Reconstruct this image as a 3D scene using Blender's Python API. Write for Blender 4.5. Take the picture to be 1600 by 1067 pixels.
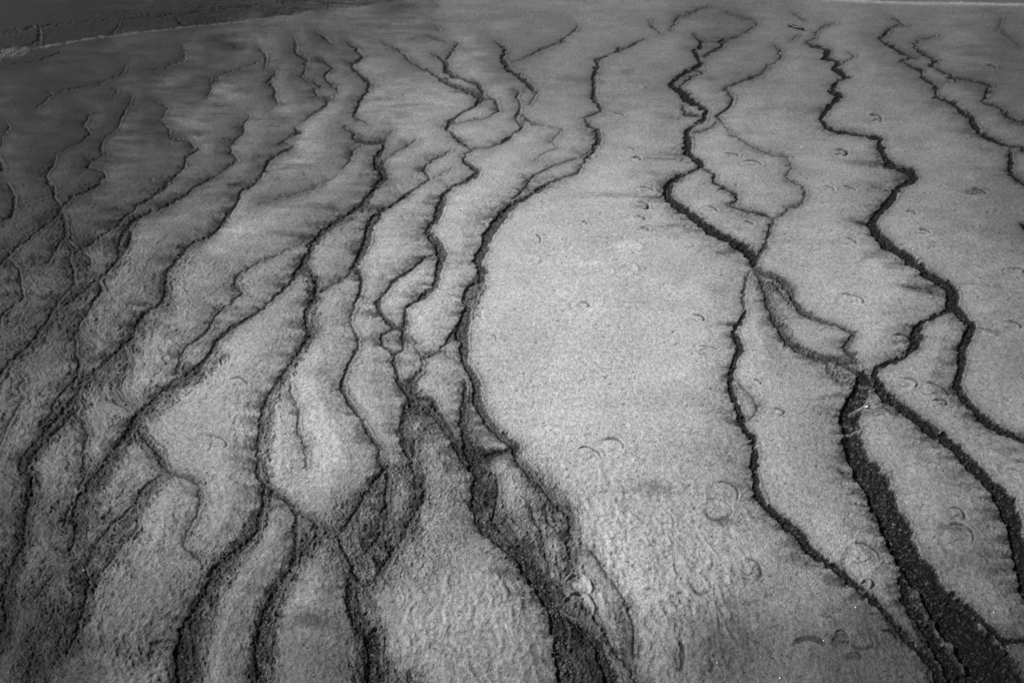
import bpy, math, random
import numpy as np
from mathutils import Vector

# ------------------------------------------------------------------ camera, world, sun, exposure
scene = bpy.context.scene
for o in list(bpy.data.objects):
    bpy.data.objects.remove(o)
C = scene.collection
W, H = 1600.0, 1067.0
FPX = 1067.0                       # focal length in photo pixels (24 mm on a 36 mm frame)
PITCH = math.radians(37.3)         # camera looks down by this much
CAM_H = 1.75
CX, CY = W / 2, H / 2

cam_d = bpy.data.cameras.new('camera')
cam = bpy.data.objects.new('camera', cam_d)
C.objects.link(cam)
cam_d.sensor_width = 36.0
cam_d.lens = 36.0 * FPX / W
cam_d.clip_start = 0.05
cam_d.clip_end = 5000.0
cam.location = (0, 0, CAM_H)
cam.rotation_euler = (math.radians(90) - PITCH, 0, 0)
scene.camera = cam

SUN_EL = math.radians(36)
SUN_AZ = math.radians(-78)         # from +Y (view direction), negative = to the left
world = bpy.data.worlds.new('World')
scene.world = world
world.use_nodes = True
wn, wl = world.node_tree.nodes, world.node_tree.links
wn.clear()
sky = wn.new('ShaderNodeTexSky')
sky.sky_type = 'NISHITA'
sky.sun_disc = False
sky.sun_elevation = SUN_EL
sky.sun_rotation = SUN_AZ
bw = wn.new('ShaderNodeRGBToBW')
bg = wn.new('ShaderNodeBackground')
bg.inputs[1].default_value = 0.07
wo = wn.new('ShaderNodeOutputWorld')
wl.new(sky.outputs[0], bw.inputs[0])
wl.new(bw.outputs[0], bg.inputs[0])
wl.new(bg.outputs[0], wo.inputs[0])

sun_d = bpy.data.lights.new('sun', 'SUN')
sun_d.energy = 5.0
sun_d.angle = math.radians(0.6)
sun_d.color = (1, 1, 1)
sun = bpy.data.objects.new('sun', sun_d)
C.objects.link(sun)
sdir = Vector((math.sin(SUN_AZ) * math.cos(SUN_EL), math.cos(SUN_AZ) * math.cos(SUN_EL), math.sin(SUN_EL)))
sun.rotation_euler = sdir.to_track_quat('Z', 'Y').to_euler()
sun.location = sdir * 20

scene.view_settings.view_transform = 'Standard'
scene.view_settings.look = 'None'
scene.view_settings.exposure = 0.10
scene.view_settings.gamma = 1.0
scene.view_settings.use_curve_mapping = False

# ------------------------------------------------------------------ the ground plane and its chart
SP, CP = math.sin(PITCH), math.cos(PITCH)
def plane_xy(u, v):
    """photo point -> where that ray meets the ground (metres)"""
    vc = (v - CY) / FPX
    z = CAM_H / (SP + vc * CP)
    return (u - CX) / FPX * z, z * (CP - vc * SP), z

def scale_at(v):
    vc = (v - CY) / FPX
    z = CAM_H / (SP + vc * CP)
    return FPX / z                                  # pixels per metre across

ZONE = {}
for r, y0, k in (('a', 0, 3.9525), ('b', 260, 3.9525), ('c', 520, 3.9525), ('d', 780, 3.7178)):
    for c in range(4):
        ZONE[r + str(c)] = (400 * c, y0, k)

ZONE['e0'] = (0, 0, 2.56); ZONE['f0'] = (0, 533, 2.0); ZONE['f1'] = (800, 533, 2.0)

def parse(s):
    """'a3 10,20,3 40,50 b3 ...' -> list of (u, v, width)"""
    pts = []
    z = None
    opt = {'t': None, 's': 0.0}
    for tok in s.split():
        if tok in ZONE:
            z = ZONE[tok]
        elif tok[0] == 't':
            opt['t'] = float(tok[1:])
        elif tok[0] == 's':
            opt['s'] = float(tok[1:])
        else:
            q = [float(a) for a in tok.split(',')]
            pts.append([z[0] + q[0] / z[2], z[1] + q[1] / z[2], q[2] if len(q) > 2 else None])
    idx = [i for i, p in enumerate(pts) if p[2] is not None]
    ws = [pts[i][2] for i in idx]
    for i, p in enumerate(pts):
        if p[2] is None:
            p[2] = float(np.interp(i, idx, ws))
    return pts, opt

# ------------------------------------------------------------------ channels (traced where they run over the ground)
CH = [
 ("broad dark channel winding from beside the stick down to the right edge", [
  "a3 230,262,3 300,290 345,300,6 375,325,9 355,360,7 440,390,6 410,425,6 455,455,9 490,480,6 440,500,4 410,530,8 395,570,8 445,595,9 400,640,6 365,680,8 330,735,7 365,785,8 430,815,7 520,828,6 640,848,6 700,862,8 690,890,11 715,950,12 745,1005,11 830,1045,11 b3 890,35,11 910,70,12 880,95,11 810,120,9 785,170,14 740,230,13 680,290,13 640,350,11 670,410,14 740,480,15 840,550,15 930,610,15 980,670,15 1060,710,15 1130,750,19 1145,800,19 1135,860,18 1200,920,16 1265,985,15 c3 1240,20,16 1205,100,14 1200,180,15 1190,250,14 1165,310,12 1200,390,13 1270,470,14 1370,560,13 1480,620,12 1590,670,12",
  "a3 420,145,1.5 350,165 300,200,2 290,240 235,262,2.5",
  "a3 440,400,3 500,375,2 530,350,2 495,330,2"]),
 ("channel swinging round a looping bend to the lower right corner", [
  "b3 1130,880,8 1060,915,9 960,960,9 920,1010,13 900,1060,13 c3 930,20,14 910,80,13 840,150,8 740,185,8 670,215,7 660,270,12 700,360,16 800,440,16 900,510,17 1000,590,18 1100,660,18 1170,720,19 1230,790,19 1320,880,20 1400,960,23 1470,1050,26 d3 1430,130,26 1450,250,26 1480,400,24 1510,520,24 1600,700,24"]),
 ("widest black channel, gravel bedded, running to the bottom right corner", [
  "c3 560,240,14 600,300,24 570,380,28 530,450,27 500,530,29 520,590,26 530,680,30 560,780,34 620,860,38 680,950,42 720,1060,44 d3 740,150,42 800,300,42 880,420,42 960,540,42 1060,680,50 1150,800,56 1230,900,60 1300,1000,70 1350,1100,75",
  "d3 780,400,10 790,500,14 810,590,18 880,700,18 960,830,20 1040,960,24 1100,1067,34",
  "d3 1050,590,10 1180,650,12 1290,750,9 1370,830,10 1480,820,8",
  "d3 1370,830,8 1380,920,14 1450,1067,18"]),
 ("thick black s bend channel right of the bare pale flat", [
  "a2 1120,215,3 1165,250,5 1170,285,5 1130,320,7 1150,360,9 1170,395,8 1110,430,6 1030,475,9 980,525,7 1040,565,12 1080,610,13 1150,650,8 1200,690,9 1185,740,6 1120,775,4 1080,810,7 1090,870,12 1085,940,11 1130,975,9 1175,1010,9 b2 1160,10,4 1050,55,5 985,95,11 960,150,13 965,205,12 1020,245,12 1100,300,14 1160,350,14 1230,400,17 1320,450,14 1420,500,15 1490,560,14 1500,620,12",
  "a2 1140,430,3 1180,445 1080,495,4 1040,540,5", "a2 1050,650,4 1070,710,5 1170,720,4",
  "t.3 a2 1305,70,1.5 1400,105 1500,130,2 1520,140 1495,165 1400,225,3", "a2 1400,225,4 1330,240,3 1290,255,7 1300,285,5 1230,325,4 1180,350,5",
  "a2 1180,260,1.5 1290,250,1.5"]),
 ("lumpy channel curling right around the oval island above the wide gravel channel", [
  "t0.25 b2 1500,620,10 1560,670,9 b3 60,690,12 140,760,13 170,850,10 250,920,9 340,960,7 440,980,7 530,1030,8 c3 530,10,9 480,90,11 530,150,10 555,230,14",
  "t0.45 s1 b3 40,720,14 100,780,14 130,840,9"]),
 ("channel passing left of the oval island and meeting the wide gravel channel", [
  "t0.22 b2 1500,640,6 1560,740,8 1572,800,9 b3 0,860,9 30,930,12 90,1020,15 c3 120,40,15 180,95,14 270,130,12 350,155,10 440,165,12 520,215,12 560,260,14",
  "t0.42 s1 c3 370,180,8 390,240,10 450,290,9 530,310,10"]),
 ("narrow channel on the right margin of the bare pale flat, falling to the bottom right", [
  "t0.3 b2 1470,650,4 1440,740,4 1430,850,5 1445,890,6", "b2 1445,890,6 1410,960,8 1360,1020,8 c2 1370,10,8 1410,80,10 1380,160,8 1355,240,8 1350,330,9 1380,420,10 1420,520,12 1430,580,10 1490,650,11 1500,750,11 1500,860,12 1510,960,12 1560,1060,12 d3 0,50,12 80,120,13 180,200,16 240,290,16 330,360,13 430,430,10 540,530,13 640,610,11 720,710,11 830,840,12 930,940,12 980,1010,14 1000,1100,16",
  "t0.35 c2 1390,300,3 1460,370,3 1530,450,4 1480,520,3 1420,560,3"]),
 ("short stepped channel running right from the s bend to a small junction", [
  "b2 1180,10,4 1250,50,6 1245,95,5 1300,130,4 1390,170,5 1385,220,5 1345,240,3 1400,265,4 1500,285,5 1570,305,5 b3 40,330,4",
  "t0.25 b3 35,335,5 b2 1592,400,7 1570,470,8 1530,550,8 1510,600,9"]),
 ("hairline rill looping between the two big right hand channels", [
  "a3 40,275,2 85,350,4 55,385,3 0,405,2 a2 1540,460,4.5 1440,495,3 1310,550,3 1350,590,4 1370,610,4 1350,660,4 1265,720,4 1310,770,2.5",
  "t0.35 a2 1310,770,2.5 1350,825,2.5 1430,870,3 1500,910,3 1580,940,3 a3 60,955,2 120,965,3 150,1030,4 b3 140,20,3 110,60,3 210,120,5 235,180,5 210,230,4 130,265,4 90,300,4 40,325,4",
  "a2 1265,755,3 1230,790,3 1160,810,2.5 1100,825,2.5"]),
 ("slender channel stepping down to the upper right edge", [
  "a3 770,120,2 850,155,3 760,175,2 735,205,6 690,240,4 740,275,5 830,330,5 900,355,4 820,380,3 870,405,4 945,435,6 950,475,5 1040,530,6 1040,600,5 1110,620,5 1170,660,7 1260,730,9 1280,775,9 1350,840,8 1440,885,6 1500,900,5 1590,915,4",
  "a3 1500,905,6 1500,960,8 1495,1060,8 b3 1520,70,6 1600,125,6"]),
 ("thin zigzag rill highest along the right edge", [
  "a3 1040,225,1.5 950,240,2 900,270,3 930,315,4 1010,350,5 1035,380,6 1010,410,4 1100,455,4 1190,488,4 1300,505,4 1385,530,4 1350,575,5 1360,590 1320,630,3 1430,665,4 1490,720,6 1540,745,4 1600,752,4"]),
 ("short dark channel end just entering at the right edge", ["b3 1555,352,4 1600,378,12"]),
 ("tiny stepped rill above the stick at the top right", ["a3 160,90,2 225,130,2"]),
 ("tiny rill just below the stick at the top right", ["a3 185,220,3 150,250,2"]),
 ("faint bent rill close to the top right corner", ["t0.3 a3 1450,120,2 1420,190,2 1500,240,2 1550,280,2"]),
 ("dark beaded channel along the left of the bare pale flat", [
  "a2 820,240,2 760,270,3 710,300,3 655,315,7 600,345,3 520,375,5 530,415,9 505,475,7 510,550,8 500,600,7 550,665,7 550,685,3 455,725,3 465,770,6 530,800,7 540,860,7 520,900,6 510,940,5 430,1020,4 b2 410,40,4 340,60,3 240,95,4 170,140,7 80,195,8 20,225,8 b1 1580,240,13 1500,330,16 1430,430,16 1420,490,15 1370,580,14 1400,650,16 1400,710,18",
  "t0.15 s.6 b1 1400,710,18 1330,780,24 1310,870,22", "b1 1310,870,20 1290,960,18 1270,1040,20 c1 1290,20,14 1285,100,13 1290,180,12 1340,260,13 1370,340,15 1370,430,13 1420,520,13 1480,600,14 1560,670,14 c2 20,700,15 30,780,12",
  "a2 510,915,2.5 400,980,2.5 240,1030,3 150,1075 b2 140,50,3 90,120,5 20,190,8"]),
 ("ragged channel strand left of the bare pale flat running down to two pale rimmed prints", [
  "t0.1 s.5 c2 30,780,10 100,870,11 180,930,10 230,1000,12 280,1060,13 d2 340,80,13 350,170,11 335,260,9 340,340,9 340,430,8",
  "t0.2 s.5 d2 110,20,6 140,120,6 190,250,8 200,350,6", "t0.2 s.5 d2 200,40,7 210,130,6 260,180,7"]),
 ("black knot of channels at the lower centre and its wide trunk to the bottom edge", [
  "t.05 c1 1290,280,7 1290,370,8 1280,470,9 1270,560,12 1300,640,14 1320,720,28 1350,800,34 1380,850,26 1370,930,18 1360,1060,20 d1 1290,60,16 1320,170,13 1400,240,14 1470,300,16 d2 40,300,24 120,410,27 190,530,26 235,620,20 260,700,22 290,800,26 280,900,26 320,980,28 330,1100,34",
  "c1 1400,760,14 1500,740,12 1560,720,12", "s1 t.1 d1 1400,0,10 1390,120,12 1440,200,12", "t.15 c1 1490,880,6 1500,980,6 1490,1060,8",
  "d2 330,690,8 400,760,14 500,850,17 540,960,19 600,1100,26"]),
 ("channel from the upper middle swinging past a double bend into the knot", [
  "a1 1480,255,4 1545,305,6 1520,365,7 1560,425,9 a2 0,435,7 70,490,8 120,540,7 155,570,3 130,610,3 105,650,2",
  "a2 0,545,2 45,560,3 25,600,4 55,640,4 40,700,5 15,740,3 70,785,5 0,830,2 a1 1560,855,7 1500,890,3 1440,910,2 1340,920,3 1285,970,5 1290,1000,8 1360,1050,9 b1 1370,30,8 1370,45,7 1300,95,5 1210,130,4 1170,170,8 1150,220,12 1130,280,13 1110,330,11 1060,380,10 1080,430,13 1130,480,15 1150,550,14 1125,640,12 1120,700,10 1080,770,9 1000,830,6 920,880,5 925,930,7 930,970,8 900,1010,9 920,1060,9 c1 910,30,5 915,100,4 860,130,6 860,220,8 890,310,9 950,370,13 970,440,15 930,490,12 900,560,8 910,650,9 930,710,10",
  "t.3 a2 60,700,3 100,745,6 160,770,2.5 250,790,2 310,805,3 240,880,3 290,915,2 190,950,2 140,990,3"]),
 ("short beaded strand hanging below the knot in the lower middle", [
  "t.1 c1 985,660,5 970,800,5 980,855,5 1040,880,6 1040,960,8 1035,1050,7 d1 970,20,7 900,130,8 840,250,9",
  "t.1 s.7 d1 840,250,9 780,340,12 720,450,14 640,500,18"]),
 ("double stranded diagonal channel at the top centre", [
  "a1 1065,220,3 1110,240,4 1180,262,2", "a1 1090,330,4 1150,370,6 1180,400,8 1170,435,9 1230,470,7 1310,500,5 1370,515,7 1400,560,7 1400,600,8",
  "a1 780,265,3 850,290,3 910,330,3 950,375,4 1020,415,3 1110,460,5 1150,490,8 1240,535,9 1320,565,9 1400,605,10 1350,660,4 1270,700,3 1200,750,7 1180,795,5 1240,850,6 1280,885,6 1330,920,4",
  "a1 1430,595,4 1480,620,4 1500,680,4 1450,720,2 1330,745,2 1200,770,2", "a1 1250,270,5 1210,320,4 1180,370,5", "a1 1110,160,3 1135,185,4"]),
 ("channel with a long straight slant in the middle that ends in the lower scree", [
  "a1 1210,930,2 1090,990,4 1040,1040,5 b1 1035,30,5 1080,75,4 1000,130,4 900,200,5 820,250,6 750,300,13 700,360,12 690,420,13 670,490,11 630,580,11 610,620,12 650,660,5 655,760,6 610,850,5 575,950,4 600,1000,4 630,1060,5 c1 635,70,4 580,180,5 535,290,7 530,350,8 590,450,7 660,540,6 710,640,6 770,710,7 760,780,7 800,840,6 730,920,6 670,1010,6 d1 600,40,6 550,130,7 460,230,6",
  "t.1 b1 610,625,6 540,690,5 450,740,4 390,780,4", "t.3 b1 1090,85,2 1160,100,2 1200,130,2", "t.2 b1 1110,75,2 1210,10,2"]),
 ("rill branching left off the double bend and ringing two small islands", [
  "b1 1100,535,6 1020,580,6 940,650,6 850,710,6 790,800,5 740,850,8 790,920,6 830,970,8 910,1000,8",
  "b1 850,990,4 780,1040,5 c1 775,30,5 790,80,6 860,130,8", "c1 985,95,4 1030,160,5 1130,120,5 1200,30,7 b1 1240,990,6", "t.2 c1 1165,120,4 1190,150,4 1250,170,4", "t.2 b1 960,1050,4 1000,1085,4 c1 980,90,4",
  "t.2 s.6 c1 1030,160,5 1020,230,8 960,300,10", "c1 1000,400,8 1090,400,6 1110,460,9 1170,540,9 1220,640,11 1260,740,11 1310,820,8"]),
 ("channel from the upper left middle turning left across the picture to the lower left", [
  "a1 560,265,3 610,290,6 660,355,5 595,400,4 610,430,6 690,500,7 700,525,5 685,590,4 630,640,6 620,690,5 600,720,4 690,770,4",
  "a1 540,775,4 560,805,4 610,825,5 605,860,6 680,880,6 790,880,8 790,920,6 740,980,11 750,1040,13 b1 770,0,14 800,60,12 760,110,8 680,200,11 640,250,9 560,300,8 470,360,10 400,420,11 350,480,12 310,560,13 280,620,11 200,730,6 90,830,6 0,910,5 b0 1430,990,7 1350,1060,8 c0 1330,70,8 1270,160,9 1180,240,8 1050,310,8 970,400,9 870,480,10 830,550,15 780,640,10 710,720,9 640,830,9 560,920,11 480,1050,12 d0 440,60,12 445,200,8 410,340,6",
  "t.2 a1 620,820,2 690,860,2", "t.1 a1 990,865,3 900,920,2 820,970,3 790,1020,4", "a1 850,805,2 790,870,3",
  "t.15 b1 700,190,13 665,270,12", "t.3 b1 640,310,3 540,350,3 430,400,3", "t.1 b1 340,440,3 240,490,3 100,560,3 0,600,3 b0 1480,660,4 1450,720,6 1500,780,5 1400,860,4 1330,920,6 1290,1000,7 1240,1050,5 c0 1140,80,6 1110,180,6 1100,260,6"]),
 ("black edged channel running straight down through the left middle to the bottom", [
  "b1 340,630,6 380,730,8 370,820,10 310,900,9 310,960,9 350,1040,11 c1 340,20,8 270,120,8 190,230,7 120,320,6 70,400,8 40,500,9 30,620,10 15,750,9 20,900,8 60,950,7 55,1050,7 d1 40,60,8 10,200,8",
  "s.6 d1 10,200,8 d0 1440,260,12 1340,340,13 1240,440,13 1210,530,10 1140,660,15 1080,780,20 1060,900,22 1080,1100,26"]),
 ("ragged channel from the fork at lower left centre to the bottom edge", [
  "c1 80,950,7 150,1010,8 230,1060,7 d1 240,100,7 235,220,7 240,330,8 200,430,11",
  "s.8 t.05 d1 200,430,11 130,530,14 90,630,17 40,760,16 20,900,17 40,1100,18", "t.1 d1 250,80,4 340,130,4 380,180,4 310,290,4",
  "t.35 c1 210,300,4 230,400,5 270,490,5 265,600,6 310,700,7 325,780,5 290,850,3"]),
 ("black trunk widening below the scree fan at the bottom centre left", [
  "t.05 s.5 d1 545,470,14 550,600,13 590,740,12 680,800,28 690,920,26 700,1100,32",
  "t.4 s1 d1 500,210,26 560,300,34 620,400,32 640,470,22", "t.3 s.8 d1 740,60,10 730,150,11 720,240,12 650,330,20", "t.1 d1 540,920,5 560,980,5 590,1067,10",
  "t.2 s1 d1 900,1020,20 930,1100,24"]),
 ("broken zigzag channel with tight hooks in the upper left quarter", [
  "a1 240,235,4 250,290,4 240,330,5 320,370,5 300,440,3 280,475,3 400,530,3 360,560,4 375,600,3 450,615,5 440,650,4 380,690,3 300,750,4",
  "a1 240,790,5 270,820,6 200,850,2 170,880,5 235,905,5 130,960,3 75,1000,6 60,1050,5 b1 30,70,4 0,100,4 b0 1490,160,5 1450,250,6 1380,350,7 1290,440,5 1190,480,5 1100,570,5 1030,650,8 1025,780,9 1010,840,5 900,900,6 860,960,8 820,1040,7 c0 820,30,7 730,110,8 640,190,8 560,260,7 510,300,7 470,400,8 400,480,7 300,590,8 220,680,7 140,770,9 130,840,8 200,880,6 200,990,6 180,1060,7 d0 145,180,7 150,270,6 70,400,8 30,560,9 50,700,9 10,830,9 -40,950,10",
  "a1 370,200,3 430,240,5 480,280,3", "a1 370,365,4 410,375,5 480,420,3 420,470,4 450,510,4 500,550,4 505,580,2 450,640,2",
  "t.1 c0 560,230,5 430,440,6 330,560,6 230,690,5"]),
 ("faint rill arching left from high in the upper left", ["t.35 e0 735,190,3 740,235,3 690,262,3 600,282,3"]),
 ("faint rill sloping down left below the crust line", ["t.3 e0 505,265,3 490,298,3 430,325,3 330,352,3 240,372,3"]),
 ("short dark kinked rill in the dark upper left mat", ["t.2 e0 200,372,4 212,380,3 190,402,3 140,438,3"]),
 ("faint rill crossing above the sharp elbow channel", ["t.3 e0 1050,238,3 985,268,3 880,300,3 850,335,3"]),
 ("faint smudged rill nearest the pale gravel", ["t.3 e0 240,208,5 205,225,4 130,246,4 40,258,4"]),
 ("thin rill running down left from the small stepped rill", ["t.2 e0 1000,465,3 970,505,4 975,520,4"]),
 ("long faint seam slanting through the left of the mat", ["t.45 b0 0,330,2 200,215,2 330,170,2 b0 420,120,2"]),
 ("small stepped rill left of the hooked zigzag channel", [
  "a1 30,310,4 65,350,4 50,430,2 120,440,3 80,500,4 120,560,5 115,600,4 135,640,4", "a0 1380,270,2 1500,310,3", "a0 1300,490,4 1300,540,3 1280,600,4"]),
 ("twin stranded channel slanting through the left half of the picture", [
  "a0 1480,770,4 1510,800,4 1420,900,4 1430,940,5 1470,990,4 1360,1065,3 b0 1230,110,4 1130,180,4 1050,230,5 960,270,5 880,300,5 820,340,7 770,400,8 740,480,8 740,560,8 660,660,6 600,710,5 480,800,5 380,880,5",
  "t.1 b0 820,400,7 800,480,6 760,560,6", "a1 650,900,3 600,930,3 600,970,3 540,1040,3", "t.35 b1 500,60,2 430,110,3 300,150,3 180,190,3 0,240,3",
  "t.3 c0 780,100,4 800,200,4 740,330,5 780,400,4 860,440,4"]),
 ("dark channel with a sharp elbow high on the left side", [
  "t.15 a0 920,425,2 990,465,2", "t.15 a0 930,610,2 1040,670,2 1000,745,3 1040,790,5", "a0 1040,790,5 1050,845,3 1170,865,4 1200,905,5 1230,915,4 1140,985,5 1140,1030,5 1110,1060,4 b0 1050,90,4 960,170,6 850,240,5 760,320,5 740,350,5 690,390,4 600,450,5 530,500,6",
  "b0 530,540,5 570,600,4 520,640,4 470,660,4"]),
 ("fine stepped channel descending to the middle of the left edge", [
  "a0 680,550,2 730,570,3 700,600,2", "a0 820,600,2 770,700,4 720,800,2 640,860,2 625,900,4 620,935,5 660,950,3 560,990,3 545,1030,5 640,1060,3 b0 650,60,4 610,110,5 540,150,4 440,190,4 370,260,6 350,300,5 250,380,4 140,470,4 60,540,6 0,600,4",
  "b0 60,570,5 120,630,5 130,720,5 150,810,4 30,890,5 0,960,5"]),
 ("channel through the upper left with a round loop halfway", [
  "a0 560,710,4 520,770,4 550,830,4 470,890,1.5 350,950,1.5 330,1020,5 b0 280,60,4 330,130,6 340,200,5 370,230,4 400,330,8 410,420,7 340,510,5 300,590,4 140,625,4",
  "b0 420,460,5 470,500,5 420,560,6 460,640,5 465,730,4 380,810,4 340,870,6 290,960,8 230,1040,8 c0 170,90,6 60,170,6 20,230,8 -30,300,8",
  "t.2 b0 590,710,3 480,790,4", "t.2 b0 460,840,3 200,920,3 60,1000,3"]),
 ("rough channel with a small closed loop left of centre of the left half", [
  "b0 620,710,5 630,770,6 560,860,6 490,970,5 460,1040,6 c0 470,100,5 490,190,7 470,280,6 400,350,6 330,430,6 320,500,6 240,580,9", "t.2 c0 500,20,3 565,80,3 500,150,4",
  "t.15 c0 460,470,6 520,560,6 540,640,6 510,740,7 530,860,6 490,960,8"]),
 ("hooked rill near the left edge, a third of the way down", ["b0 50,110,5 90,190,6 90,250,5 70,300,5 0,330,3"]),
 ("stubby dark rill touching the left edge above the hooked one", ["a0 0,990,4 20,1040,7 b0 20,30,6"]),
 ("tiny v shaped nick high on the left edge", ["t.1 a0 40,760,3 60,790,3 20,840,2"]),
 ("faint looping strand on the left lobe above the black crossing", ["t.4 f0 395,20,5 400,60,5 380,110,5 365,150,5 385,180,5 430,195,5"]),
 ("curved grey link between two strands at the lower left", ["t.25 f0 270,400,6 330,370,6 400,300,6"]),
 ("twin strand hugging the lower left channel on its right side", ["t.05 f0 250,205,6 190,270,6 140,315,7 105,360,6 85,400,6"]),
 ("small dark ring near the upper end of the lower left channel", ["t.15 f0 560,60,5 548,100,5 570,125,5 625,95,6 655,35,6"]),
 ("dark loop beside the ragged channel at the bottom, left of centre", ["t.15 f0 470,1000,7 478,945,8 540,935,8 590,965,7"]),
 ("crooked grey strand crossing the small fan at lower centre left", ["t.2 f0 900,510,5 960,545,6 1000,580,5 985,620,4 955,660,4"]),
 ("dark strand dropping straight through the scree fan", ["t.05 s.5 f0 1215,395,7 1208,500,8 1200,580,9 1190,650,9"]),
 ("dark hooked strand inside the scree left of the black knot", ["t.0 s.4 f0 1270,200,10 1252,290,9 1268,345,8 1290,370,7 1290,410,6 1320,430,6 1330,490,7"]),
 ("thick ragged link running down right into the black knot", ["t.05 s.5 f0 1335,205,9 1390,262,11 1430,330,12 1470,390,14"]),
 ("painted black ridge shadow curving down the rippled mat", ["t.1 f1 235,640,4 290,720,4 340,790,4 380,890,5 385,990,5"]),  # shaded side of a ripple ridge, drawn as a dark strip
 ("dark ridge line right of the wide trunk at the bottom", ["t.05 f1 225,830,5 290,900,6 310,960,6 370,1030,7 400,1100,8"]),
 ("grey weathered rill curving down the left edge", ["t.35 c0 90,230,5 150,280,5 110,340,5 150,390,5 100,470,6 50,560,6 20,660,6 -20,720,6"]),
 ("grey channel wandering right from the black crossing at lower left", [
  "t.1 c0 860,600,10 920,680,9 990,750,9 1020,840,8", "t.42 c0 1020,840,8 1100,880,8 1200,900,9 1240,960,9 1240,1060,9 d0 1160,60,6 1100,180,6 1070,280,7 1150,330,7 1190,400,7",
  "t.1 c0 1010,870,6 900,950,7 840,1040,8 d0 790,30,7 660,140,6 580,240,6 550,330,5 500,410,6 530,500,8 480,690,5 450,800,7 390,920,6"]),
 ("parallel thin dark strands near the bottom left corner", [
  "t.3 d0 800,60,5 800,160,5 700,300,5 600,440,5", "d0 430,0,5 385,100,5 370,200,4", "d0 330,430,4 260,520,4 200,600,4", "t.2 d0 330,600,3 320,720,3 220,840,6", "d0 220,840,6 190,960,6 170,1100,7"]),
 ("fine rill slanting up to the top edge above the beaded channel", ["t.1 a2 410,155,2 390,190,4 300,260,4 180,305,4 80,360,2 0,385,2"]),
 ("short hooked rill at the top, right of the centre", ["a2 850,130,3 860,165,3 920,210,2"]),
 ("thin rill curving up to the top edge left of the s bend channel", ["t.1 a2 1210,45,2 1110,80,2 1020,110,3 990,160,3 980,190,3"]),
 ("fine crack nearest the top edge in the centre", ["t.2 a1 860,45,2 990,30,2"]),
 ("black channel lying along the far bank at the top left", [
  "a0 0,215,7 130,205,6 240,180,6 450,155,3 700,135,3 870,115,3 1100,100,4 1300,70,3 1581,45,3 a1 0,40,2.5 400,0,2 600,-20,2", "a0 250,190,6 240,270,7", "a0 0,310,3 200,280,3 250,250,3",
  "a0 740,140,3 730,180,4 680,215,4", "a0 1090,110,4 1120,150,7 1200,155,3 1300,140,3", "a1 400,10,3 460,60,4", "t.1 a1 50,70,2.5 90,100,2.5 150,70,2.5"]),
 ("black zigzag crack in the far bank at the top edge", ["t.1 a0 1030,30,2 1050,60,2"]),
 ("long bent crack high in the far bank", ["t.1 a0 1150,30,3 1230,60,3 1350,40,2"]),
 ("leftmost short crack of the far bank", ["a0 550,85,2 620,105,2"]),
 ("hooked crack of the far bank joining its channel", ["t.1 a0 640,95,2 740,100,2 850,90,3 860,115,3"]),
 ("curved crack between the far channel and the crust line", ["t.1 a0 1330,128,2 1370,105,2 1400,100,2 1460,100,3"]),
 ("short crack right of the far bank channel at the top edge", ["t.1 a1 1110,10,2 1130,30,2"]),
]

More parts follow.
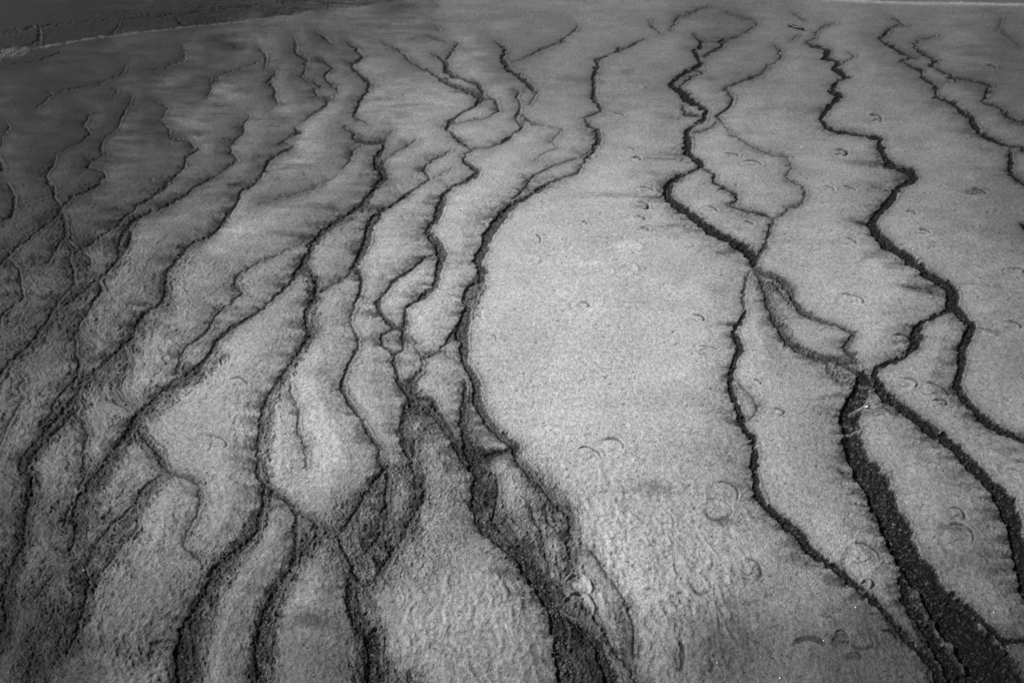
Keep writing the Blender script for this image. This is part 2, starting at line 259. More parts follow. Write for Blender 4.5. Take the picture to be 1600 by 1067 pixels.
# ------------------------------------------------------------------ hoofprints: zone,x,y, width,height (zoom px), kind, label
HP = [
 ("a2",1340,960,100,34,'arc',"faint hoofprint nearest the beaded end of the upper right channel bend"),
 ("a2",1475,1012,130,50,'arc',"larger hoofprint inside the hairline loop between the right hand channels"),
 ("a2",745,545,112,30,'pale',"pale oval hoofprint right of the upper centre channel"),
 ("a2",650,712,86,26,'arc',"small faint hoofprint just right of the upper centre channel"),
 ("a2",730,925,45,28,'arc',"tiny curved print below the faint one right of the centre channel"),
 ("a2",765,988,64,32,'arc',"thin curved hoof edge on bare mat above the s bend"),
 ("a3",655,738,112,54,'dark',"scribbled hoofprint between the two uppermost right channels"),
 ("a3",440,948,100,52,'dark',"dark edged hoofprint left of the right channel's vertical drop"),
 ("a3",1115,502,100,36,'arc',"faint hoofprint beside the thin zigzag rill"),
 ("a3",1370,418,84,28,'arc',"faintest hoofprint near the upper right edge"),
 ("b2",820,150,108,40,'arc',"crescent hoofprint left of the thick s bend"),
 ("b2",790,248,112,46,'dark',"hoofprint with dark right end left of the s bend"),
 ("b2",790,328,64,26,'dark',"small smudged hoofprint under the dark ended one"),
 ("b2",450,365,34,36,'arc',"short curved nick on the left of the bare flat"),
 ("b2",158,458,40,56,'arc',"upright curved nick close to the left margin of the bare flat"),
 ("b2",805,405,76,36,'arc',"thin crescent print above the pale prints of the bare flat"),
 ("b2",1210,275,118,50,'arc',"crescent hoofprint on the bank right of the s bend"),
 ("b2",1450,368,86,50,'arc',"faint crescent right of the thick channel near its fork"),
 ("b2",730,512,142,56,'pale',"pale raised hoofprint in the upper part of the bare flat"),
 ("b2",700,650,140,70,'pale',"pale double hoofprint in the middle of the bare flat"),
 ("b2",100,585,120,54,'pale',"pale hoofprint at the left margin of the bare flat"),
 ("b2",415,868,112,52,'arc',"round hoofprint in the left half of the bare flat"),
 ("b2",1135,950,106,56,'arc',"hoofprint with a long tail toward the right margin channel"),
 ("b3",360,142,92,34,'arc',"left of two adjoining hoofprints on the right"),
 ("b3",488,146,100,36,'arc',"right of two adjoining hoofprints, with a crisp lip"),
 ("b3",1276,168,138,50,'full',"dark filled oval hoofprint at the upper right"),
 ("b3",872,292,72,36,'arc',"small hoofprint at the inner bend of the broad right channel"),
 ("b3",942,414,124,48,'arc',"double rimmed hoofprint right of the broad right channel"),
 ("b3",472,478,138,58,'arc',"cloven hoofprint left of the broad right channel"),
 ("b3",500,834,162,84,'arc',"large crescent hoofprint above the oval island"),
 ("b3",1510,657,124,44,'arc',"hoofprint on the rippled mat by the right edge"),
 ("b3",800,1075,170,84,'arc',"broad faint hoofprint inside the looping bend"),
 ("b3",1480,995,170,66,'arc',"hoofprint right of the broad channel on rippled mat"),
 ("c0",1472,322,122,74,'arc',"round hoofprint alone on the left pale lobe"),
 ("c0",1300,695,200,112,'pair',"paired oval hoofprints side by side on the left pale lobe"),
 ("c1",1462,38,46,40,'arc',"short curved nick by the beaded channel"),
 ("c2",590,722,210,118,'arc',"cloven hoofprint with crisp dark right lip on the bare flat"),
 ("c2",470,770,170,110,'arc',"softer print overlapping the crisp cloven hoofprint"),
 ("c2",1185,105,140,40,'arc',"thin curved line on the right of the bare flat"),
 ("c2",1510,315,60,54,'arc',"small print inside the thin side rill"),
 ("c2",1300,1005,210,150,'arc',"large round hoofprint left of the right margin channel"),
 ("d2",1190,72,176,120,'low',"hoofprint with a dark wet lower lip under the large round print"),
 ("c3",840,320,150,90,'arc',"left half of the trampled print by the looping bend"),
 ("c3",1000,368,214,116,'arc',"larger print at the trampled ground by the looping bend"),
 ("c3",1050,445,120,60,'arc',"lowest crescent of the trampled ground by the looping bend"),
 ("c3",700,500,130,84,'arc',"hoof edge beside the gravel bedded channel head"),
 ("c3",40,490,110,60,'arc',"curled print between the right margin channel and the wide channel"),
 ("c3",1530,840,220,96,'dark',"rough hoofprint by the right edge at mid height"),
 ("d2",1360,430,164,150,'dark',"deep hoofprint with a dark right side near the bottom"),
 ("d2",1090,510,120,120,'low',"broken hoofprint left of the deep dark sided one"),
 ("d2",380,512,160,130,'rim',"upper of two pale rimmed hoofprints in the ragged channel"),
 ("d2",385,630,190,150,'rim',"lower pale rimmed hoofprint at the ragged channel's edge"),
 ("d2",975,930,60,180,'slot',"dark slot shaped print at the bottom"),
 ("d2",1148,985,44,84,'slot',"small dark pit right of the slot shaped print"),
 ("d3",600,262,220,160,'pale',"pale print squeezed against the wide black channel"),
 ("d3",535,350,240,170,'arc',"large overlapping hoofprint between the two lower right channels"),
 ("d3",1080,100,130,80,'dark',"hoofprint right of the wide black channel"),
 ("d3",1090,240,210,170,'arc',"smeared large print right of the wide black channel"),
 ("d3",240,835,190,66,'slot',"curved wet puddle print at the bottom right"),
 ("d3",410,830,100,110,'full',"round wet filled print, middle of the bottom right group"),
 ("d3",545,842,110,100,'low',"print with a wet left rim, right of the round wet one"),
 ("d3",690,820,130,120,'arc',"dry hoofprint beside the right margin channel near the bottom"),
 ("d3",480,930,110,60,'full',"wet smear below the round wet print"),
 ("d3",560,505,60,70,'rim',"small pale crescent lying in the right margin channel"),
]

# ------------------------------------------------------------------ noise
_rng = np.random.RandomState(7)
_TAB = _rng.rand(256, 256).astype(np.float32) * 2 * np.pi
_GX, _GY = np.cos(_TAB), np.sin(_TAB)
def gnoise(x, y, seed=0):
    x = x + np.float32(seed * 17.31 + 1000); y = y + np.float32(seed * 9.73 + 1000)
    xf, yf = np.floor(x), np.floor(y)
    xi, yi = xf.astype(np.int64), yf.astype(np.int64)
    fx, fy = (x - xf).astype(np.float32), (y - yf).astype(np.float32)
    u = fx * fx * fx * (fx * (fx * 6 - 15) + 10); v = fy * fy * fy * (fy * (fy * 6 - 15) + 10)
    x0, x1, y0, y1 = xi & 255, (xi + 1) & 255, yi & 255, (yi + 1) & 255
    def g(a, b, dx, dy):
        return _GX[a, b] * dx + _GY[a, b] * dy
    n0 = g(x0, y0, fx, fy); n1 = g(x1, y0, fx - 1, fy)
    n2 = g(x0, y1, fx, fy - 1); n3 = g(x1, y1, fx - 1, fy - 1)
    a = n0 + u * (n1 - n0); b = n2 + u * (n3 - n2)
    return (a + v * (b - a)) * 1.5
def fbm(x, y, oct=3, seed=0, gain=0.5):
    s = 0; a = 1.0; t = 0
    for k in range(oct):
        s = s + a * gnoise(x, y, seed + k * 3); t += a
        x = x * 2.03; y = y * 2.03; a *= gain
    return s / t
def sstep(a, b, x):
    t = np.clip((x - a) / (b - a), 0, 1)
    return t * t * (3 - 2 * t)

# ------------------------------------------------------------------ ground grid: fine where the photo looks, coarser around
def grow(start, step, rate, end, sgn):
    r = []; p = start; s = step
    while (end - p) * sgn > 0:
        p += sgn * s; s *= rate; r.append(p)
    return r
STEP = 1.5
core_u = list(np.arange(-20, 1620.01, STEP)); core_v = list(np.arange(-4, 1080.01, STEP))
us = np.array(grow(-20, 2, 1.012, -2600, -1)[::-1] + core_u + grow(core_u[-1], 2, 1.012, 4200, 1))
vs = np.array([v for v in grow(-4, 1.5, 1.0, -262, -1)[::-1]] + core_v + grow(core_v[-1], 2, 1.02, 1700, 1))
vs = np.concatenate([[-278.0, -277, -275.5, -273.5, -271, -268, -265], vs])
NU, NV = len(us), len(vs)
U, V = np.meshgrid(us.astype(np.float64), vs.astype(np.float64))
X, Y, Z = plane_xy(U, V)
S = (FPX / Z)                                    # px per metre
Xf, Yf = X.astype(np.float32), Y.astype(np.float32)
LY = (np.log(Y + 0.6) * 4.0).astype(np.float32)  # depth coordinate whose steps stay similar in size to the eye
LX = (X / (Y + 0.6) * 4.0).astype(np.float32)
inv = (1 / S)

# domain warp, so that banks come out crumbly
wn1 = fbm(LX * 34, LY * 22, 3, 11); wn2 = fbm(LX * 34, LY * 22, 3, 23)
wamp = .35 + 1.3 * sstep(-.4, .5, gnoise(LX * 9, LY * 9, 3))
WU = (U + (fbm(LX * 24, LY * 19, 3, 13, .55) * 5.5) * wamp).astype(np.float32)
WV = (V + (fbm(LX * 24, LY * 19, 3, 25, .55) * 4.2) * wamp).astype(np.float32)

sd = np.full(U.shape, 200.0, np.float32)      # signed distance to nearest bank (px-sized units)
cw = np.ones(U.shape, np.float32)
ct = np.zeros(U.shape, np.float32)
cs = np.zeros(U.shape, np.float32)
sgn = np.zeros(U.shape, np.float32)
cid = np.full(U.shape, -1, np.int32)
sdL = np.full(U.shape, 250.0, np.float32)      # distance to the next channel on the right
rnd = random.Random(3)
REACH = 110
for ci, (label, lines) in enumerate(CH):
    for ln in lines:
        pts, opt = parse(ln)
        # carry lines that leave the picture on beyond it
        for end in (0, -1):
            p = pts[end]; q = pts[1 if end == 0 else -2]
            dx, dy = p[0] - q[0], p[1] - q[1]
            L = math.hypot(dx, dy) + 1e-6; dx /= L; dy /= L
            if (p[0] < 6 and dx < -.35) or (p[0] > 1594 and dx > .35) or (p[1] > 1058 and dy > .4):
                ext = []; a, b = p[0], p[1]; w = p[2]
                for k in range(26 if p[0] > 1594 else 7):
                    an = rnd.uniform(-0.6, 0.6); st = rnd.uniform(18, 40)
                    ddx = dx * math.cos(an) - dy * math.sin(an); ddy = dx * math.sin(an) + dy * math.cos(an)
                    a += ddx * st; b += ddy * st
                    ext.append([a, b, w])
                pts = (ext[::-1] + pts) if end == 0 else (pts + ext)
        n = len(pts)
        # slight extra wander between traced points, tapered ends
        fine = []
        for k in range(n - 1):
            p, q = pts[k], pts[k + 1]
            L = math.hypot(q[0] - p[0], q[1] - p[1])
            m = max(1, int(L / 9))
            for j in range(m):
                f = j / m
                jit = min(1.6, L * 0.05) if j else 0.0
                fine.append([p[0] + (q[0] - p[0]) * f + rnd.uniform(-jit, jit), p[1] + (q[1] - p[1]) * f + rnd.uniform(-jit, jit) * .7,
                             (p[2] + (q[2] - p[2]) * f) * rnd.uniform(0.82, 1.22)])
        fine.append(list(pts[-1]))
        fine[0][2] *= 0.6; fine[-1][2] *= 0.6
        tone = opt['t'] if opt['t'] is not None else 0.0
        for k in range(len(fine) - 1):
            (x0, y0, w0), (x1, y1, w1) = fine[k], fine[k + 1]
            R = REACH
            i0, i1 = np.searchsorted(us, [min(x0, x1) - R, max(x0, x1) + R * .7])
            j0, j1 = np.searchsorted(vs, [min(y0, y1) - R * .5, max(y0, y1) + R * .5])
            if i1 <= i0 or j1 <= j0: continue
            sl = (slice(j0, j1), slice(i0, i1))
            px, py = WU[sl], WV[sl]
            dx, dy = x1 - x0, y1 - y0
            t = np.clip(((px - x0) * dx + (py - y0) * dy) / (dx * dx + dy * dy + 1e-6), 0, 1)
            ox = px - (x0 + t * dx); oy = (py - (y0 + t * dy)) * 1.12
            wloc = w0 + (w1 - w0) * t
            d = np.sqrt(ox * ox + oy * oy) - wloc * 0.5
            m = d < sd[sl]
            sg = ox / (np.abs(d + wloc * .5) + .5)
            dL = d * (1 + 1.5 * tone) + 70 * (1 - sstep(.05, .75, -sg)) + np.maximum(0, 3.5 - wloc) * 4
            sdL[sl] = np.minimum(sdL[sl], dL)
            for arr, val in ((sd, d), (cw, wloc), (sgn, ox / (np.abs(d + wloc * .5) + .5))):
                a = arr[sl]; a[m] = (val[m] if isinstance(val, np.ndarray) else val)
            a = ct[sl]; a[m] = tone
            a = cs[sl]; a[m] = opt['s']
            a = cid[sl]; a[m] = ci

# ------------------------------------------------------------------ relief and colour of the mat
big = fbm(Xf * 0.9, Yf * 0.9, 3, 31)
mid = fbm(Xf * 3.2, Yf * 3.2, 3, 41)
streak = fbm(LX * 5, LY * 55, 4, 51, .6)                 # thin bands lying across the slope
Vf = V.astype(np.float32)
comb = gnoise(LX * 11, Vf / 3.1 + wn1 * 1.6, 61) * .32 + gnoise(LX * 6, Vf / 5.2 + wn1 * 1.2, 63) * .55 + gnoise(LX * 4, Vf / 14.0 + wn2 * .6, 65) * .95
gr1 = gnoise(Xf * 90, Yf * 90, 71)
gr2 = fbm(Xf * 38, Yf * 38, 2, 73)
wr = fbm(Xf * 55 + mid * 3, Yf * 34 + big * 2, 3, 81)
wrink = 1 - np.abs(wr) * 3.2                                 # ridged wrinkles
lump = gnoise(LX * 75, LY * 52, 91)
lump2 = gnoise(LX * 150, LY * 105, 93)
nearw = sstep(200, 1000, V)                              # 0 far, 1 near

alb = 0.40 + 0.045 * mid + 0.035 * big + 0.03 * streak
hgt = 0.012 * big + 0.003 * mid + 0.0010 * gr2 + 0.00035 * gr1 * sstep(5.0, 2.0, Y)

# gentle pillow of each lobe: rises away from the banks
hgt += 0.010 * sstep(0, 60, np.maximum(sd, 0)) * (0.6 + 0.4 * nearw)

# ripples on the near mat
def region(cx, cy, rx, ry, soft=0.5):
    d = np.sqrt(((U - cx) / rx) ** 2 + ((V - cy) / ry) ** 2)
    return sstep(1 + soft, 1 - soft, d)
rp_w = np.clip(region(720, 1000, 150, 120) + region(1000, 930, 170, 190) * 1.1 + region(230, 980, 120, 110) * .8 + region(1560, 560, 110, 190) * .7
               + region(1480, 740, 150, 110) * .5 + region(480, 960, 80, 110) * .3, 0, 1.1)
wx = fbm(Xf * 9, Yf * 9, 2, 101) * 1.0
rx = (Xf * 34 + Yf * 4 + wx * 1.6)
rip = gnoise(rx * 1.25, Yf * 17, 103)
rip = np.where(rip > 0, rip, rip * .3) + .35 * gnoise(rx * 2.1, Yf * 26, 105)
rx2 = (Xf * 26 - Yf * 20); ry2 = (Xf * 10 + Yf * 26)
rip2 = gnoise(rx2 * 0.7 + wx, ry2 * 2.0, 107)
rightish = sstep(1300, 1450, U)
hgt += 0.0036 * rp_w * ((rip + .5 * fbm(Xf * 70, Yf * 60, 2, 109)) * (1 - rightish) + rip2 * .6 * rightish)
wmask = (.25 + .75 * sstep(-.2, .5, fbm(Xf * 5, Yf * 5, 2, 85))) * (.3 + .7 * sstep(650, 1000, V) + .5 * sstep(1350, 1550, U))
hgt += wmask * (0.0007 * wrink * sstep(300, 900, V) + .0010 * fbm(Xf * 110, Yf * 80, 3, 83, .65) * sstep(3.5, 1.5, Y))

# left-hand stain and the comb of hair-thin runnels on each left bank
left = sstep(0.25, 0.75, -sgn)
right = sstep(0.25, 0.75, sgn)
pos = np.maximum(sd, 0); posL = np.maximum(sdL, 0)
Lh = (4.5 + cw * 1.25) * (0.5 + 1.1 * sstep(-.25, .5, gnoise(LX * 7, LY * 9, 111)))
Lh = np.minimum(Lh * (1 + .6 * sstep(950, 700, U) * sstep(200, 300, V)), 26)
hair = sstep(-.28, .50, comb + .3 * lump2) * np.exp(-(posL / np.maximum(Lh, 1)) ** 1.1)
hair *= sstep(60, 260, V) * (1 - .5 * sstep(900, 1067, V))
hairR = right * sstep(.05, .7, comb) * np.exp(-pos / 4.5) * .5
streakL = fbm(LX * 4.2, Vf / 11.0 + wn1 * .4, 3, 57, .6)
ulr = np.clip(sstep(900, 250, U) * sstep(650, 250, V) + .25, 0, 1)
stain = (np.exp(-posL / (12 + 36 * ulr)) - .04) * sstep(106, 45, sdL) * sstep(-.65, .45, streakL + .25 * streak) * (.45 + .75 * ulr)
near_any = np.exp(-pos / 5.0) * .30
spot_hair = np.clip(hair * 1.05 + hairR, 0, 1)
cdark = 1 - ct * 0.9                                      # greyer channels have weaker banks
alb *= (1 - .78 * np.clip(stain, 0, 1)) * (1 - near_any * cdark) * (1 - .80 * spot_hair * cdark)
hgt -= inv * 1.6 * spot_hair * cdark * sstep(9, 3, Y)

# broad crumbly bands that follow the lower channels, and long damp streaks
bandw = np.zeros(U.shape, np.float32)
def soft_line(arr, pts, k):
    for (x0, y0, w0), (x1, y1, w1) in zip(pts[:-1], pts[1:]):
        R = max(w0, w1) * 1.3 + 8
        i0, i1 = np.searchsorted(us, [min(x0, x1) - R, max(x0, x1) + R]); j0, j1 = np.searchsorted(vs, [min(y0, y1) - R, max(y0, y1) + R])
        sl = (slice(j0, j1), slice(i0, i1))
        px = WU[sl] + wn2[sl] * 14; py = WV[sl] + wn1[sl] * 10
        dx, dy = x1 - x0, y1 - y0
        t = np.clip(((px - x0) * dx + (py - y0) * dy) / (dx * dx + dy * dy + 1e-6), 0, 1)
        d = np.hypot(px - x0 - t * dx, py - y0 - t * dy) / ((w0 + (w1 - w0) * t) * .5)
        arr[sl] = np.maximum(arr[sl], k * sstep(1.35, .55, d))
BANDS = [
 (.9, [(352,556,12),(300,590,24),(212,660,36),(150,760,30),(120,850,26),(100,940,20)]),
 (.8, [(215,500,18),(150,590,24),(90,660,32),(45,720,26),(40,800,20),(20,900,20),(0,1000,30)]),
 (.7, [(215,680,20),(262,742,22),(210,800,20),(150,870,30),(120,950,30),(60,1060,34)]),
 (.7, [(480,440,12),(495,510,16),(440,590,18),(420,640,22),(412,720,28),(412,790,22)]),
 (1., [(412,800,24),(380,850,34),(330,920,42),(310,990,50),(290,1070,60)]),
 (1., [(500,830,30),(460,880,34),(420,950,40),(405,1070,50)]),
 (1., [(600,740,40),(580,800,64),(580,860,74),(560,930,40),(575,1000,54),(590,1070,66)]),
 (.9, [(660,650,46),(640,720,38),(655,770,24),(650,840,20)]),
 (1., [(745,720,40),(762,800,48),(820,860,54),(870,930,60),(900,1010,70),(920,1080,84)]),
 (.9, [(830,740,26),(870,790,40),(892,850,36),(890,900,30)]),
 (.55, [(100,350,14),(120,400,26),(130,450,22),(90,500,18),(20,570,16)]),
 (.6, [(265,440,12),(264,480,20),(215,530,22),(120,640,22)]),
 (.6, [(205,340,12),(190,400,16),(150,460,12)]),
 (.8, [(748,430,14),(735,490,22)]),
 (.55, [(1190,445,26),(1215,500,26),(1235,540,14)]),
 (.6, [(1290,570,14),(1320,590,18)]),
 (.5, [(960,950,24),(1000,1070,40)]),
 (.7, [(1420,930,24),(1470,1070,50)]),
 (.6, [(640,600,20),(655,650,34)]),
]
for k, pts in BANDS: soft_line(bandw, pts, k)
alb *= 1 - .45 * sstep(990, 1080, U) * np.exp(-pos / 3.5) * sstep(-.2, .5, lump + .6 * lump2)
alb *= 1 + .13 * fbm(Xf * 6, Yf * 6, 4, 211, .6)
darkw = np.zeros(U.shape, np.float32)
DARKS = [(.75, [(705,690,14),(745,712,40),(775,712,24),(805,703,14)]), (.6, [(722,600,12),(728,660,22),(750,720,34),(755,790,24)]), (.55, [(770,800,20),(830,880,30),(872,940,34),(905,1020,40),(925,1090,50)]),
 (.7, [(548,900,16),(556,960,20),(582,1010,24),(592,1090,30)]), (.45, [(640,600,26),(640,640,30),(632,700,16)]), (.5, [(600,790,26),(590,850,34),(560,880,26)]),
 (.5, [(380,845,16),(335,910,22),(312,960,24),(292,1010,40),(285,1090,40)]), (.5, [(425,930,20),(408,1000,26),(400,1090,34)]), (.5, [(210,660,18),(180,710,18),(140,780,16),(120,830,14)]),
 (.5, [(80,640,16),(40,720,22),(38,800,14),(15,960,16),(0,1020,26)]), (.4, [(260,740,18),(215,800,12)]), (.4, [(412,720,16),(410,800,16)]), (.4, [(130,900,14),(140,930,16),(118,1000,16)]), (.5, [(485,400,14),(478,425,16)]),
 (.45, [(592,262,10),(598,280,14)]), (.5, [(1480,470,12),(1488,450,14)])]
for k, pts in DARKS: soft_line(darkw, pts, k)
STREAKS = [(860,306,1035,309,5,.35),(990,358,1085,352,5,.28),(1080,372,1110,378,5,.3),(1310,345,1360,350,5,.45),(1290,250,1400,262,9,.28),(1340,282,1390,300,7,.3),(1330,375,1385,385,8,.3),
           (1380,442,1455,456,6,.5),(1480,440,1560,450,3,.35),(1500,505,1560,520,4,.35),(1400,395,1350,400,6,.25),(640,400,670,402,4,.3),(560,322,600,326,5,.3),(420,325,520,322,7,.4),
           (400,360,490,372,8,.4),(330,290,380,286,5,.4),(1150,455,1100,452,8,.25),(1160,400,1120,398,4,.3),(880,262,930,268,5,.2),(960,246,1065,249,2,.35),(520,285,590,290,6,.3),
           (1520,280,1600,276,12,.2),(1460,225,1400,215,12,.16),(1290,180,1230,176,10,.14),(480,210,560,215,8,.2),(300,345,350,340,6,.4),(150,330,215,322,5,.4),(1300,735,1320,738,4,.5),(1290,690,1318,692,4,.4),
           (1440,820,1500,830,12,.35),(1530,890,1590,885,12,.4),(1550,840,1585,835,8,.3),(690,505,722,510,3,.5),(715,520,735,524,3,.4),(740,885,790,895,14,.25),(690,715,740,735,10,.5),(700,730,760,722,6,.5)]
for (x0, y0, x1, y1, th_, k) in STREAKS:
    arr = np.zeros(1)
    i0, i1 = np.searchsorted(us, [min(x0, x1) - 20, max(x0, x1) + 20]); j0, j1 = np.searchsorted(vs, [min(y0, y1) - th_ * 2, max(y0, y1) + th_ * 2])
    sl = (slice(j0, j1), slice(i0, i1))
    t = (U[sl] - x0) / (x1 - x0); yc = y0 + np.clip(t, 0, 1) * (y1 - y0)
    g_ = sstep(-.1, .75, t) * sstep(1.12, .98, t) * np.exp(-((WV[sl] - yc) / (th_ * (.4 + .5 * np.clip(t, 0, 1)))) ** 2)
    alb[sl] *= 1 - k * 1.2 * g_ * (.6 + .8 * sstep(-.4, .4, comb[sl]))
# crumbling apron on the right side of the lower left channels
apw = .85 * right * np.exp(-(pos / (4 + cw * .6)) ** 2) * sstep(1150, 850, U) * sstep(430, 620, V)
rough_w = np.clip(apw * .6 + cs * sstep(10, -2, sd) + bandw + region(610, 850, 110, 90) * .9 + region(680, 740, 70, 60) * .7 + region(330, 900, 60, 90) * .4
                  + region(830, 830, 70, 120) * .8 + region(100, 940, 120, 150) * .5 + region(560, 840, 90, 60) * .5, 0, 1)
cr = fbm(LX * 62 + wn1, LY * 40 + wn2, 3, 121, .62)
crr = 1 - np.abs(cr) * 4
fx_ = LX * 30 + wn1 * 1.2; fy_ = LY * 15 + wn2 * 1.2
b1_ = np.abs(fbm(fx_, fy_, 2, 123)); b2_ = np.abs(fbm(fx_ * 2.4, fy_ * 2.6, 2, 125))
crs = np.maximum(sstep(.10, 0, b1_), .75 * sstep(.10, 0, b2_))
hgt += rough_w * inv * (1.2 * cr + 3.6 * np.minimum(b1_, .5) + 2.4 * np.minimum(b2_, .5))
# wrinkles and threads that run alongside the banks
along = (LX * .8 + LY) * 7
fl = gnoise(sd / 6.5 + wn1 * 1.3, along + 5, 201) + .55 * gnoise(sd / 3.4 + wn2 * 1.2, along * 1.7, 203)
fline = sstep(.13, 0, np.abs(gnoise(sd / 15.0 + wn1 * .8 + .3 * mid, along * .55, 205))) * sstep(-.2, .35, gnoise(LX * 5, LY * 6, 207))
flw = np.clip(sstep(980, 500, U) * sstep(230, 480, V), 0, 1) * sstep(90, 8, pos) * (.35 + .65 * sstep(520, 120, U))
flw = np.clip(flw + .8 * bandw, 0, 1) * sstep(0, 3, sd)
hgt += inv * flw * (1.5 * fl - 1.7 * fline)
alb *= np.clip(1 - flw * (.20 * sstep(.1, -.5, fl) + .50 * fline), .1, 1)
patch = sstep(-.25, .35, fbm(LX * 9, LY * 8, 3, 127))
alb *= np.clip(1 - rough_w * (.12 + .40 * crs + .22 * patch * (.6 + .8 * sstep(.2, -.3, cr)) + .10 * lump), .1, 1)
alb *= 1 - .52 * bandw * sstep(-.35, .3, fbm(LX * 14, LY * 7, 3, 129))

# channel beds
inside = sstep(1.1, -1.1, sd)
dep = np.minimum((1.0 + cw * .17) * inv, .014) * (1 - .72 * ct)
wall = np.where(sgn < 0, sstep(0.6, -1.6, sd), sstep(1.5, -3.0, sd))
bil = np.abs(gnoise(LX * 27 + wn1, LY * 21 + wn2, 97)); bil2 = np.abs(gnoise(LX * 58 + wn2, LY * 44 + wn1, 99))
crease = np.maximum(sstep(.13, .0, bil), .7 * sstep(.12, .0, bil2))
bedn = lump * .3 + lump2 * .25 + gr1 * .2
hgt -= dep * wall * (1 + .28 * bedn)
hgt += inside * inv * (0.9 * bedn + 0.5 * gnoise(LX * 260, LY * 180, 131) + sstep(5, 11, cw) * (2.2 * bil + 1.6 * bil2))
thin = sstep(7, 2, cw)
rightch = sstep(960, 1060, U)
bed_alb = (.056 - .034 * rightch) + .10 * thin * .45 + .24 * ct * (1 - .25 * lump) + .03 * lump2 * (1 - .5 * rightch) + .04 * cs
bed_alb *= (1 - .55 * crease * sstep(4, 10, cw)) * (1 + .5 * cr)
bed_alb *= 1 - .55 * np.exp(-((sd + 1.5) / 2.2) ** 2) * sstep(.2, -.6, sgn)               # left bank's shadow painted into the bed colour
bed_alb *= 1 + .9 * sstep(.45, .8, gnoise(LX * 210, LY * 150, 141))
bed_alb *= 1 + 1.6 * sstep(.0, .6, fbm(LX * 20, LY * 13, 3, 147)) * (.3 + .7 * sstep(850, 1000, V))
grav = region(1400, 860, 70, 260) + region(1330, 720, 40, 120)
bed_alb *= 1 + 3.0 * np.clip(grav, 0, 1) * sstep(.30, .7, gnoise(Xf * 105, Yf * 105, 143))
bed_alb = np.clip(bed_alb, .012, .4)

alb = alb * (1 - inside) + bed_alb * inside
alb *= 1 - darkw * (.75 + .25 * cr)
for (x0, y0, x1, y1, w_, k) in ((1316,679,1345,671,2.2,.26),(1330,644,1352,634,2.0,.30),(1322,660,1340,668,1.6,.12),(1338,600,1365,604,1.4,.16),(1340,612,1366,616,1.2,.12),(1334,626,1362,622,1.2,.10),(1330,570,1344,573,3,.2),(1572,862,1590,866,2,.2)):
    t = np.clip(((WU - x0) * (x1 - x0) + (WV - y0) * (y1 - y0)) / ((x1 - x0) ** 2 + (y1 - y0) ** 2), 0, 1)
    dd = np.hypot(WU - x0 - t * (x1 - x0), WV - y0 - t * (y1 - y0)); gg = np.exp(-(dd / w_) ** 2)
    alb = alb * (1 - gg) + np.maximum(alb, k) * gg; hgt += inv * gg * 2.0
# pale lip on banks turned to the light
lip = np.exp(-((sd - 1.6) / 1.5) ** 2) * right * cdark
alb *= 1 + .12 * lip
hgt += inv * .9 * lip

